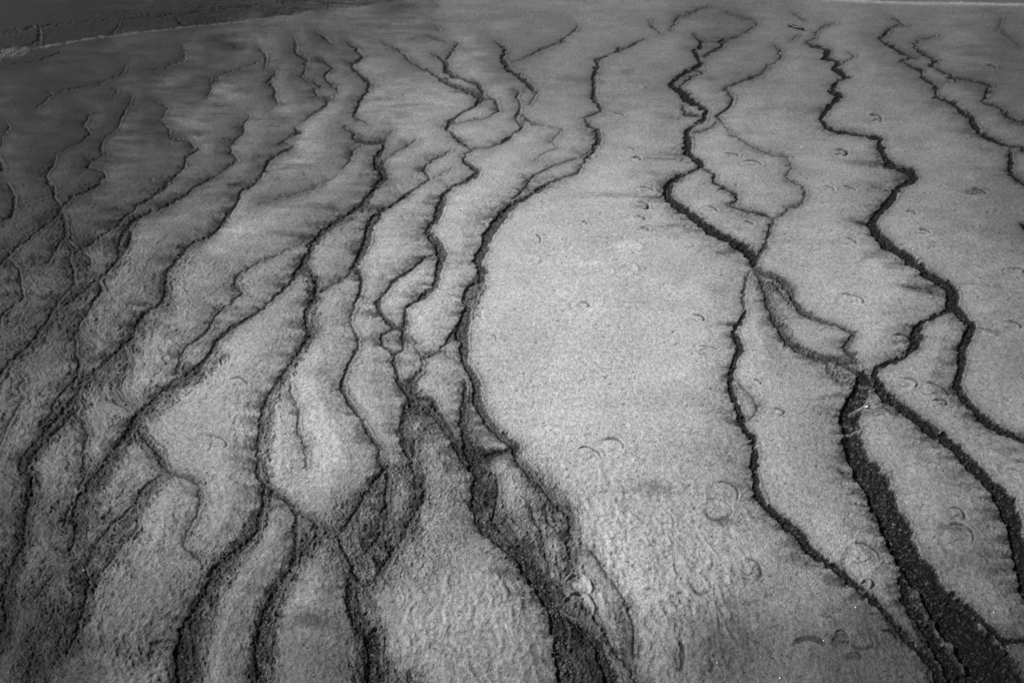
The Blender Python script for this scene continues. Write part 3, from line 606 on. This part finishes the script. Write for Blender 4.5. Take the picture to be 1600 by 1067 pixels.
# ------------------------------------------------------------------ hoofprints
hid = np.full(U.shape, -1, np.int32)
for hi, (z, x, y, w, h, kind, label) in enumerate(HP):
    zx, zy, k = ZONE[z]
    cu, cv, w, h = zx + x / k, zy + y / k, w / k, h / k
    R = 1.5 * max(w, h) * .5 + 6
    i0, i1 = np.searchsorted(us, [cu - R, cu + R]); j0, j1 = np.searchsorted(vs, [cv - R, cv + R])
    sl = (slice(j0, j1), slice(i0, i1))
    r_ = random.Random(hi * 5 + 1)
    wa = 0.22
    p = ((U[sl] + (WU[sl] - U[sl]) * wa) - cu) / (w * .5); q = ((V[sl] + (WV[sl] - V[sl]) * wa) - cv) / (h * .5)
    tilt = r_.uniform(-.12, .22)
    p, q = p * math.cos(tilt) + q * math.sin(tilt), -p * math.sin(tilt) + q * math.cos(tilt)
    rad = np.sqrt(p * p + q * q); th = np.arctan2(q, p)
    rad = rad * (1 + .08 * np.sin(th * 2 + r_.uniform(0, 6)) + .05 * np.sin(th * 3 + r_.uniform(0, 6)))
    size = (w + h) * .25
    dr = (rad - 1) * size * (.55 + .45 * np.abs(np.cos(th)) if h < w * .6 else 1)      # ~ px from the rim
    A, HG, ii = alb[sl], hgt[sl], inv[sl]
    def arc(mid_deg, half, wd, off=0.0):
        m = math.radians(mid_deg); dt = np.abs((th - m + np.pi) % (2 * np.pi) - np.pi)
        return np.exp(-((dr - off) / wd) ** 2) * sstep(math.radians(half), math.radians(half) * .45, dt)
    inner = sstep(1.0, -5.0, dr)
    st = {'arc': .85, 'dark': 1.0, 'full': .8, 'pale': .0, 'pair': .8, 'low': .3, 'rim': 0, 'slot': 0}[kind] * r_.uniform(.75, 1.1)
    sz = min(1.0, w / 34)
    crack = arc(-42 + r_.uniform(-22, 16), r_.uniform(60, 100), .9 + .5 * sz) * min(1.0, st * 1.2) * sstep(-.95, -.45, gnoise(LX[sl] * 30, LY[sl] * 24, hi + 7))
    if kind in ('arc', 'dark', 'pair'):
        crack = np.maximum(crack, arc(150 + r_.uniform(-30, 30), 60, .8) * st * .3)
    # cleft between the two toes
    cl = np.exp(-((q * .9 + .25 * p * p - .12 + .12 * np.sin(p * 5 + hi)) * h * .5 / 1.0) ** 2) * sstep(.75, .2, np.abs(p - .1)) * inner
    if w > 22 and kind in ('arc', 'dark', 'pair', 'full'):
        crack = np.maximum(crack, cl * st * .6)
    if kind == 'pair':
        crack = np.maximum(crack, np.exp(-((p - .12 + .2 * q * q) * w * .5 / 1.1) ** 2) * sstep(1.05, .8, np.abs(q)) * .6)
    wet = 0 * crack
    if kind == 'low':
        wet = arc(100, 100, 2.6 * sz + .8, -1.5) * .85
        crack = np.maximum(crack, arc(-20, 80, 1.2) * .5)
    if kind == 'dark':
        wet = arc(10, 60, 2.2 * sz + .6, -1.2) * .75 + inner * .12 * (1 + lump[sl])
    if kind == 'full':
        wet = inner * (.42 + .4 * lump[sl] + .3 * sstep(.2, -.8, q))
    if kind == 'slot':
        if h > w: bow = np.abs(p - .5 + .8 * q * q)
        else: bow = np.abs(q - .55 + 1.1 * (1 - p * p) * .9)
        wet = sstep(.75, .25, bow + .18 * lump[sl]) * sstep(1.05, .8, np.maximum(np.abs(p), np.abs(q))) * .85
    hgt[sl] = HG - ii * crack * 2.6 - ii * inner * size * .045 * (kind != 'pale') - ii * np.clip(wet, 0, 1) * 1.4 \
        + ii * .7 * arc(-38, 90, 1.4, 2.2) + ii * inner * .25 * lump[sl]
    aa = A * (1 - .72 * np.clip(crack * 1.15, 0, 1)) * (1 + .06 * inner) * (1 - .72 * np.clip(wet, 0, 1))
    if kind in ('pale',):
        pr = np.exp(-((dr) / 1.7) ** 2) * sstep(-.7, .2, gnoise(LX[sl] * 60, LY[sl] * 40, hi))
        aa = aa * (1 + .16 * pr); hgt[sl] += ii * pr * .7
    if kind == 'rim':
        pr = np.clip(arc(-60, 120, 2.0) + .6 * arc(110, 60, 2.0), 0, 1)
        aa = aa * (1 - pr) + .34 * pr; hgt[sl] += ii * pr * 5.0
    alb[sl] = aa
    # faces that belong to the print
    if kind == 'slot': mk = wet > .3
    else: mk = dr < 2.2
    a = hid[sl]; a[mk] = hi

# ------------------------------------------------------------------ pits and specks pressed into the mat
sr = np.random.RandomState(21)
NS = 9000
su = sr.uniform(30, 1700, NS); sv = 260 + (1090 - 260) * sr.rand(NS) ** .8
for a, b in zip(su, sv):
    cen = max(0.12, 1 - math.hypot((a - 1080) / 420, (b - 820) / 330))
    if sr.rand() > (cen + .12) * (.35 + .9 * (math.sin(a * .031 + b * .017) * math.sin(b * .043 - a * .011) > 0)): continue
    r = sr.uniform(.7, 1.3) * (1 + .3 * (b > 800)); el = sr.uniform(.8, 2.2)
    i0, i1 = np.searchsorted(us, [a - 8, a + 8]); j0, j1 = np.searchsorted(vs, [b - 5, b + 5])
    sl = (slice(j0, j1), slice(i0, i1))
    dd = ((U[sl] - a) / (r * el)) ** 2 + ((V[sl] - b) / r) ** 2
    g = np.exp(-dd)
    hgt[sl] -= g * inv[sl] * 1.3
    alb[sl] *= 1 - g * sr.uniform(.2, .6)

# dark damp blotches
for (cu, cv, rx_, ry_, k) in ((1022,765,34,13,.45),(472,970,32,16,.42),(508,975,24,14,.3),(1130,1000,60,60,.22),(1185,915,50,30,.2),(1350,860,50,25,.05),
                             (905,25,260,14,.1),(1465,165,28,8,.3),(980,113,12,5,.4),(1108,123,14,4,.45),(890,125,24,8,.3),(1095,700,70,25,.14),(1045,620,60,22,.14),
                             (1510,880,40,18,.28),(1250,880,60,40,.08),(700,730,30,40,.1),(1060,420,60,20,.1),(290,1010,45,50,.25),(1130,820,20,7,.5),(1500,270,60,20,.12)):
    d = np.sqrt(((U - cu) / rx_) ** 2 + ((V - cv) / ry_) ** 2)
    alb *= 1 - k * sstep(1.6, .1, d + .7 * fbm(LX * 22, LY * 22, 3, 151) + .35 * gr2)

# ------------------------------------------------------------------ mat brightness: bare flat palest, dark wet upper left, lens vignette painted in towards the edges
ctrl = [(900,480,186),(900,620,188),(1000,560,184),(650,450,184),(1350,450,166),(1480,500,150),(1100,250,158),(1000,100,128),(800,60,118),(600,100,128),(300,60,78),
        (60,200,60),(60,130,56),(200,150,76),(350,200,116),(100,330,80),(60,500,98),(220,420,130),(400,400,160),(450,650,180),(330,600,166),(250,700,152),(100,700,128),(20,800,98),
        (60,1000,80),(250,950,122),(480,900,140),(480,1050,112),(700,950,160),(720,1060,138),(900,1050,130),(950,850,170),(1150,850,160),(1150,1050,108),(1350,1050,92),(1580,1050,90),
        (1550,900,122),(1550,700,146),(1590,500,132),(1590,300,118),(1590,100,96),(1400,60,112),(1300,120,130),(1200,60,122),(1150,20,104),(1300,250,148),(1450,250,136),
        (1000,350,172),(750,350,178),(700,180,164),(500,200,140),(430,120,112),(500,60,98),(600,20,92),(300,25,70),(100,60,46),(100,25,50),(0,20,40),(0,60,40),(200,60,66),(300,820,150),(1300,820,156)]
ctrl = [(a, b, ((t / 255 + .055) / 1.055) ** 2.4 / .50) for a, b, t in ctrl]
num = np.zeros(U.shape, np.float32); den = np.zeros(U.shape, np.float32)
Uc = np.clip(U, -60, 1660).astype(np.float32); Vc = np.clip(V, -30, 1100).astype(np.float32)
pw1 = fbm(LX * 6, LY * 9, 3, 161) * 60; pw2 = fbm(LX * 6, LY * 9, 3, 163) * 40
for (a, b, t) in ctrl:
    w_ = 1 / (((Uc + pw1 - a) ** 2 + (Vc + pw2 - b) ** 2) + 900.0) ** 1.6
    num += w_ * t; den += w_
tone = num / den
alb *= tone ** 1.20 * 1.20  # real mat tone and painted vignette both go into the albedo
ulw = sstep(850, 350, U) * sstep(520, 200, V)
alb *= 1 + .85 * ulw * np.clip(streakL + .3 * streak, -.6, 1.2) + .22 * streakL * sstep(600, 100, V) + .08 * streak
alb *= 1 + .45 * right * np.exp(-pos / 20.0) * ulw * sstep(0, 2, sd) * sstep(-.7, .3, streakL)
# far bank and the pale crust strips
line_u = np.array([-2600, 0, 43, 101, 162, 228, 291, 342, 400, 458, 516, 640, 800, 4000])
line_v = np.array([330, 85, 78, 67, 58, 51, 43, 38, 32, 24, 16, 0, -40, -120])
lv = np.interp(us, line_u, line_v)[None, :] + wn1 * 3
dl = V - lv
line2_v = np.interp(us, [-3000, 1100, 1290, 1380, 1450, 1600, 4200], [-200, -20, 0, 4, 6.5, 8.5, 14])[None, :] + wn1 * 1.2
dl2 = V - line2_v
far = dl < 0
fcr = np.abs(fbm(LX * 11 + wn1, LY * 16, 3, 177))
fdark = sstep(.16, .03, fcr) * .8 + .5 * sstep(-.1, .35, fbm(LX * 2.5, LY * 9, 3, 179))
alb = np.where(far, alb * (.80 + .6 * streak) * (1 - .7 * fdark), alb)
thick = np.interp(us, [0, 36, 50, 300, 520], [7, 5, 1.7, 1.2, .9])[None, :]
strip = np.exp(-((dl - .5) / thick) ** 2) * sstep(620, 480, U) * sstep(-.6, .25, gnoise(LX * 30, LY * 10, 171))
strip_alb = .10 + .30 * sstep(.1, .6, gnoise(LX * 150, LY * 120, 173)) * sstep(110, 40, U)
alb = alb * (1 - strip * .8) + strip_alb * strip * .8
s2 = np.exp(-((dl2 - .3) / 2.2) ** 2) * sstep(1180, 1330, U)
s2 *= .7 + .3 * gnoise(LX * 30, LY * 30, 175)
alb = alb * (1 - s2 * .8) + .36 * s2 * .8
beyond = dl2 < -1.5
alb = np.where(beyond & (V < 60), alb * .8, alb)
hgt += inv * .8 * strip + inv * 1.0 * s2
hgt += .02 * sstep(0, -25, dl) * (V < 200)
# pale whisk marks on the bare flat
for (cu, cv, rx_, ry_, k) in ((925,413,16,3,.45),(1062,455,40,10,.10),(985,455,8,4,.2),(1020,440,12,9,.12),(905,500,100,60,.03),(855,410,12,5,.2),(975,387,22,3,.2),(1520,280,20,4,0.1)):
    d = ((U - cu) / rx_) ** 2 + ((V - cv) / ry_) ** 2
    alb *= 1 + k * np.exp(-d) * (1 + 1.5 * gnoise(LX * 50, LY * 120, 181))
# fine mottling everywhere
mott = fbm(LX * 150, LY * 110, 2, 191, .7)
alb *= 1 + .20 * mott + .10 * gr2 + .22 * gnoise(LX * 300, LY * 230, 193) * (1 - inside)
alb = np.clip(alb, .008, .62)

fade = sstep(30, 14, Y)
hgt = hgt * (.35 + .65 * fade)
Zh = hgt

# ------------------------------------------------------------------ exact normals for the whole surface
P = np.stack([X, Y, Zh], -1)
du_ = np.empty_like(P); du_[:, 1:-1] = P[:, 2:] - P[:, :-2]; du_[:, 0] = P[:, 1] - P[:, 0]; du_[:, -1] = P[:, -1] - P[:, -2]
dv_ = np.empty_like(P); dv_[1:-1] = P[2:] - P[:-2]; dv_[0] = P[1] - P[0]; dv_[-1] = P[-1] - P[-2]
N = np.cross(dv_, du_); N /= np.linalg.norm(N, axis=-1, keepdims=True) + 1e-12
if N[NV // 2, NU // 2, 2] < 0: N = -N

# ------------------------------------------------------------------ materials
def mat_new(name):
    m = bpy.data.materials.new(name); m.use_nodes = True
    return m, m.node_tree.nodes, m.node_tree.links, m.node_tree.nodes['Principled BSDF']
def grey(nodes, links, src_out, b):
    c = nodes.new('ShaderNodeCombineColor')
    for i in range(3): links.new(src_out, c.inputs[i])
    links.new(c.outputs[0], b.inputs['Base Color'])
def math_node(nodes, links, op, a, b_):
    n = nodes.new('ShaderNodeMath'); n.operation = op
    for i, v in enumerate((a, b_)):
        if isinstance(v, (int, float)): n.inputs[i].default_value = v
        else: links.new(v, n.inputs[i])
    return n.outputs[0]
def surface_mat(name, rough, spec, bump_d, grain):
    m, n, l, b = mat_new(name)
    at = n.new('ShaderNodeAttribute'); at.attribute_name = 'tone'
    tc = n.new('ShaderNodeTexCoord')
    n1 = n.new('ShaderNodeTexNoise'); n1.inputs['Scale'].default_value = 210; n1.inputs['Detail'].default_value = 3; n1.inputs['Roughness'].default_value = .65
    n2 = n.new('ShaderNodeTexNoise'); n2.inputs['Scale'].default_value = 70; n2.inputs['Detail'].default_value = 4; n2.inputs['Roughness'].default_value = .7
    l.new(tc.outputs['Object'], n1.inputs['Vector']); l.new(tc.outputs['Object'], n2.inputs['Vector'])
    a = math_node(n, l, 'SUBTRACT', n1.outputs['Fac'], .5); a = math_node(n, l, 'MULTIPLY', a, grain)
    c = math_node(n, l, 'SUBTRACT', n2.outputs['Fac'], .5); c = math_node(n, l, 'MULTIPLY', c, grain * .9)
    n3 = n.new('ShaderNodeTexNoise'); n3.inputs['Scale'].default_value = 520; n3.inputs['Detail'].default_value = 2; l.new(tc.outputs['Object'], n3.inputs['Vector'])
    e = math_node(n, l, 'SUBTRACT', n3.outputs['Fac'], .5); e = math_node(n, l, 'MULTIPLY', e, grain * .6)
    s = math_node(n, l, 'ADD', a, c); s = math_node(n, l, 'ADD', s, e); s = math_node(n, l, 'ADD', s, 1.0)
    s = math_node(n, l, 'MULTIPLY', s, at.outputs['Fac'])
    if name == 'channel_bed':
        vo = n.new('ShaderNodeTexVoronoi'); vo.inputs['Scale'].default_value = 190; l.new(tc.outputs['Object'], vo.inputs['Vector'])
        sep = n.new('ShaderNodeSeparateColor'); l.new(vo.outputs['Color'], sep.inputs[0])
        mr = n.new('ShaderNodeMapRange'); mr.inputs[1].default_value = .72; mr.inputs[2].default_value = 1.0; mr.inputs[3].default_value = .9; mr.inputs[4].default_value = 4.2
        l.new(sep.outputs[0], mr.inputs[0]); s2_ = math_node(n, l, 'MULTIPLY', s, mr.outputs[0]); s2_ = math_node(n, l, 'MINIMUM', s2_, .13); s = math_node(n, l, 'MAXIMUM', s, s2_)
    s = math_node(n, l, 'MAXIMUM', s, .006)
    grey(n, l, s, b)
    h = math_node(n, l, 'MULTIPLY', n2.outputs['Fac'], 2.0); h = math_node(n, l, 'ADD', h, n1.outputs['Fac'])
    bp = n.new('ShaderNodeBump'); bp.inputs['Distance'].default_value = bump_d; bp.inputs['Strength'].default_value = 1.0
    l.new(h, bp.inputs['Height']); l.new(bp.outputs[0], b.inputs['Normal'])
    b.inputs['Roughness'].default_value = rough
    b.inputs['Specular IOR Level'].default_value = spec * .35
    return m
M_mat = surface_mat('dry_mat', .72, .25, .0022, 1.7)
M_bed = surface_mat('channel_bed', .60, .18, .0020, 2.2)
M_print = M_mat

# ------------------------------------------------------------------ cut the surface into ground, banks, channels and prints
fu = np.arange(NU - 1); fv = np.arange(NV - 1)
FU, FV = np.meshgrid(fu, fv)
v00 = (FV * NU + FU).ravel()
quads = np.stack([v00, v00 + 1, v00 + NU + 1, v00 + NU], 1)[:, ::-1]
def cell(a): return a[:-1, :-1].ravel()
avg = lambda a: ((a[:-1, :-1] + a[1:, :-1] + a[:-1, 1:] + a[1:, 1:]) * .25).ravel()
csd = avg(sd); cc = cell(cid); ch = cell(hid)
part = np.zeros(len(quads), np.int32)                      # 0 = ground
cdl = avg(np.broadcast_to(dl, U.shape).astype(np.float64)); cst = avg(strip); cs2 = avg(s2)
part[cdl < 0] = 1
part[(cst > .35) | (cs2 > .35)] = 2
m = ch >= 0; part[m] = 1000 + ch[m]
m = (csd < .35) & (cc >= 0)
keep = ~((ch >= 0) & np.isin(ch, [i for i, h in enumerate(HP) if h[5] == 'rim']))
m = m & keep; part[m] = 100 + cc[m]
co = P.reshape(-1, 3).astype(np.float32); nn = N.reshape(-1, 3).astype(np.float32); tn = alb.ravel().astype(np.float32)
order = np.argsort(part, kind='stable'); ps = part[order]
bounds = {}
uq, st_ = np.unique(ps, return_index=True)
for i, k in enumerate(uq):
    bounds[int(k)] = (st_[i], st_[i + 1] if i + 1 < len(uq) else len(ps))
def make_piece(key, name, material, origin=True):
    a, b = bounds[key]
    f = quads[order[a:b]]
    idx, invx = np.unique(f, return_inverse=True)
    f = invx.reshape(-1, 4).astype(np.int32)
    c = co[idx]
    o0 = np.zeros(3, np.float32)
    me = bpy.data.meshes.new(name)
    nv, nf = len(c), len(f)
    me.vertices.add(nv); me.vertices.foreach_set('co', (c - o0).ravel())
    me.loops.add(nf * 4); me.loops.foreach_set('vertex_index', f.ravel())
    me.polygons.add(nf); me.polygons.foreach_set('loop_start', np.arange(0, nf * 4, 4, dtype=np.int32))
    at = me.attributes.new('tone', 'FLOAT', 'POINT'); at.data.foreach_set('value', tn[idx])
    me.update(calc_edges=True)
    me.polygons.foreach_set('use_smooth', np.ones(nf, bool))
    me.normals_split_custom_set_from_vertices(nn[idx])
    me.materials.append(material)
    o = bpy.data.objects.new(name, me); C.objects.link(o)
    return o
g = make_piece(0, 'ground', M_mat); g['kind'] = 'structure'; g['label'] = 'pale granular mud mat between the dark channels'
g = make_piece(1, 'far_bank', M_mat); g['kind'] = 'structure'; g['label'] = 'dark flat beyond the pale crust line at the top left'
g = make_piece(2, 'crust_strip', M_mat); g['kind'] = 'structure'; g['label'] = 'thin pale crust lines along the far edges of the mat'
for ci, (label, _) in enumerate(CH):
    if 100 + ci in bounds:
        o = make_piece(100 + ci, 'drainage_channel', M_bed)
        o['label'] = label; o['category'] = 'channel'; o['group'] = 'dark drainage channels cut in the mat'
for hi, hh in enumerate(HP):
    if 1000 + hi in bounds:
        o = make_piece(1000 + hi, 'hoofprint', M_print)
        o['label'] = hh[6]; o['category'] = 'hoofprint'; o['group'] = 'hoofprints pressed into the mat'

# the plain beyond, one sheet out to the horizon, lying under the detailed ground
me = bpy.data.meshes.new('terrain')
me.from_pydata([(-3000, -3000, -.12), (3000, -3000, -.12), (3000, 3000, -.12), (-3000, 3000, -.12)], [], [(0, 1, 2, 3)])
mt, n_, l_, b_ = mat_new('plain')
nt = n_.new('ShaderNodeTexNoise'); nt.inputs['Scale'].default_value = 1.5; nt.inputs['Detail'].default_value = 8
tc = n_.new('ShaderNodeTexCoord'); l_.new(tc.outputs['Object'], nt.inputs['Vector'])
grey(n_, l_, math_node(n_, l_, 'MULTIPLY', nt.outputs['Fac'], .28), b_)
b_.inputs['Roughness'].default_value = .9
me.materials.append(mt)
o = bpy.data.objects.new('terrain', me); C.objects.link(o); o['kind'] = 'structure'

# ------------------------------------------------------------------ small things lying on the mat
def ground_at(u, v):
    i = int(np.clip(np.searchsorted(us, u), 1, NU - 1)); j = int(np.clip(np.searchsorted(vs, v), 1, NV - 1))
    return Vector(P[j, i])
def simple_mat(name, a, b2, scale, rough=.8):
    m, n, l, b = mat_new(name)
    t = n.new('ShaderNodeTexNoise'); t.inputs['Scale'].default_value = scale; t.inputs['Detail'].default_value = 5
    tc = n.new('ShaderNodeTexCoord'); l.new(tc.outputs['Object'], t.inputs['Vector'])
    s = math_node(n, l, 'MULTIPLY', t.outputs['Fac'], b2 - a); s = math_node(n, l, 'ADD', s, a)
    grey(n, l, s, b); b.inputs['Roughness'].default_value = rough
    bp = n.new('ShaderNodeBump'); bp.inputs['Distance'].default_value = .001; l.new(t.outputs['Fac'], bp.inputs['Height']); l.new(bp.outputs[0], b.inputs['Normal'])
    return m
M_wood = simple_mat('dark_wet_wood', .008, .03, 120, .6)
M_stone = simple_mat('white_stone', .6, .9, 200, .6)

def tube(path, radii, seg, rn):
    vs_, fs = [], []
    for k, (p, r) in enumerate(zip(path, radii)):
        d = (path[min(k + 1, len(path) - 1)] - path[max(k - 1, 0)]).normalized()
        s = d.cross(Vector((0, 0, 1))).normalized(); t = s.cross(d)
        for j in range(seg):
            a = 2 * math.pi * j / seg; rr = r * rn.uniform(.85, 1.15)
            vs_.append(p + s * math.cos(a) * rr + t * math.sin(a) * rr)
    for k in range(len(path) - 1):
        for j in range(seg):
            fs.append((k * seg + j, k * seg + (j + 1) % seg, (k + 1) * seg + (j + 1) % seg, (k + 1) * seg + j))
    fs.append(tuple(range(seg))[::-1]); fs.append(tuple(range((len(path) - 1) * seg, len(path) * seg)))
    return vs_, fs
def mesh_obj(name, vs_, fs, m, parent=None, smooth=True):
    me = bpy.data.meshes.new(name); me.from_pydata([tuple(v) for v in vs_], [], fs); me.update()
    for p in me.polygons: p.use_smooth = smooth
    me.materials.append(m); o = bpy.data.objects.new(name, me); C.objects.link(o)
    if parent: o.parent = parent
    return o
A_, B_ = ground_at(1231, 42.5), ground_at(1254, 48.5)
stick = bpy.data.objects.new('stick', None); stick.location = (A_ + B_) / 2; C.objects.link(stick)
stick['label'] = 'short dark stick lying alone on the far mat at the upper right'; stick['category'] = 'stick'
ax = (B_ - A_); rn = random.Random(5)
path = [ax * (k / 7 - .5) + Vector((0, 0, .016 + .004 * math.sin(k * 1.3))) + ax.cross(Vector((0, 0, 1))).normalized() * .006 * math.sin(k * 2.1) for k in range(8)]
mesh_obj('shaft', *tube(path, [.013, .018, .017, .018, .016, .017, .015, .011], 9, rn), M_wood, stick)
q0 = path[3]; dirn = Vector((.2, .5, .35)).normalized()
mesh_obj('twig', *tube([q0, q0 + dirn * .02, q0 + dirn * .04 + Vector((.006, 0, 0))], [.004, .003, .0015], 6, rn), M_wood, stick)

def stone(name, r, m, rn, squash=.6):
    import bmesh
    bm = bmesh.new(); bmesh.ops.create_icosphere(bm, subdivisions=2, radius=r)
    a = Vector((rn.uniform(-1, 1), rn.uniform(-1, 1), rn.uniform(-1, 1)))
    for v in bm.verts:
        k = 1 + .22 * math.sin(v.co.dot(a) / r * 2.3 + 1) + rn.uniform(-.09, .09)
        v.co = Vector((v.co.x * k, v.co.y * k * .85, v.co.z * k * squash))
    me = bpy.data.meshes.new(name); bm.to_mesh(me); bm.free(); me.materials.append(m)
    o = bpy.data.objects.new(name, me); C.objects.link(o)
    return o
PB = [(1354,636,4.2,"white pebble lodged at the head of the wide gravel channel"),
      (790,644,3.4,"white pebble on the bare flat right of the beaded channel"),
      (817,935,2.2,"tiny white stone left of the black trunk at bottom centre"),
      (934,783,1.6,"tiny white stone between the ragged strand and the lower flat"),
      (1336,950,2.4,"white stone left of the right margin channel near the bottom"),
      (1551,957,2.4,"white stone right of the wide black channel near the bottom"),
      (1215,1063,2.6,"white stone at the bottom edge below the wet prints"),
      (1285,1003,2.2,"white stone in the wet puddle print group"),
      (133,894,2.2,"white stone where two strands meet near the bottom left"),
      (459,1046,1.8,"tiny white stone at the bottom in the left centre"),
      (787,933,2.0,"tiny white stone near the lower middle of the rippled mat"),
      (1251,229,1.8,"white speck of stone left of the broad right channel's elbow"),
      (1463,56,1.5,"white speck of stone near the far right rills"),
      (1500,5,1.6,"white stone on the far pale crust line"),
      (1531,4.5,1.5,"white stone right of the other on the far crust line"),
      (1118,1040,2.0,"white stone beside the small dark pit at the bottom"),
      (768,1052,2.0,"white stone low in the rippled mat at the bottom")]
for (u, v, r, lab) in PB:
    p = ground_at(u, v); rr = r * .5 / scale_at(v)
    o = stone('pebble', rr, M_stone, rn); o.location = p + Vector((0, 0, rr * .3)); o.rotation_euler = (0, 0, rn.uniform(0, 6))
    o['label'] = lab; o['category'] = 'pebble'; o['group'] = 'white pebbles strewn on the mat'

# sparkling pale gravel on the crust at the far left: one heap nobody could count
vs_, fs = [], []
for k in range(900):
    u = rn.uniform(-60, 46) if k < 620 else rn.uniform(30, 420)
    lvv = float(np.interp(u, line_u, line_v)); sp = (4.5 if u < 46 else 1.2)
    v = lvv + rn.gauss(0, sp * .6)
    p = ground_at(u, v); r = rn.uniform(.003, .010) * (1 if u < 46 else .6)
    b0 = len(vs_)
    for d in ((1, 0, 0), (-1, 0, 0), (0, 1, 0), (0, -1, 0), (0, 0, .8), (0, 0, -.8)):
        vs_.append(p + Vector((0, 0, r * .3)) + Vector(d) * r * rn.uniform(.7, 1.3))
    for t in ((0, 2, 4), (2, 1, 4), (1, 3, 4), (3, 0, 4), (2, 0, 5), (1, 2, 5), (3, 1, 5), (0, 3, 5)):
        fs.append(tuple(b0 + i for i in t))
o = mesh_obj('gravel', vs_, fs, simple_mat('pale_gravel', .10, .34, 60), smooth=False)
o['kind'] = 'stuff'; o['label'] = 'pale gravel scattered along the far crust line at the left'; o['category'] = 'gravel'
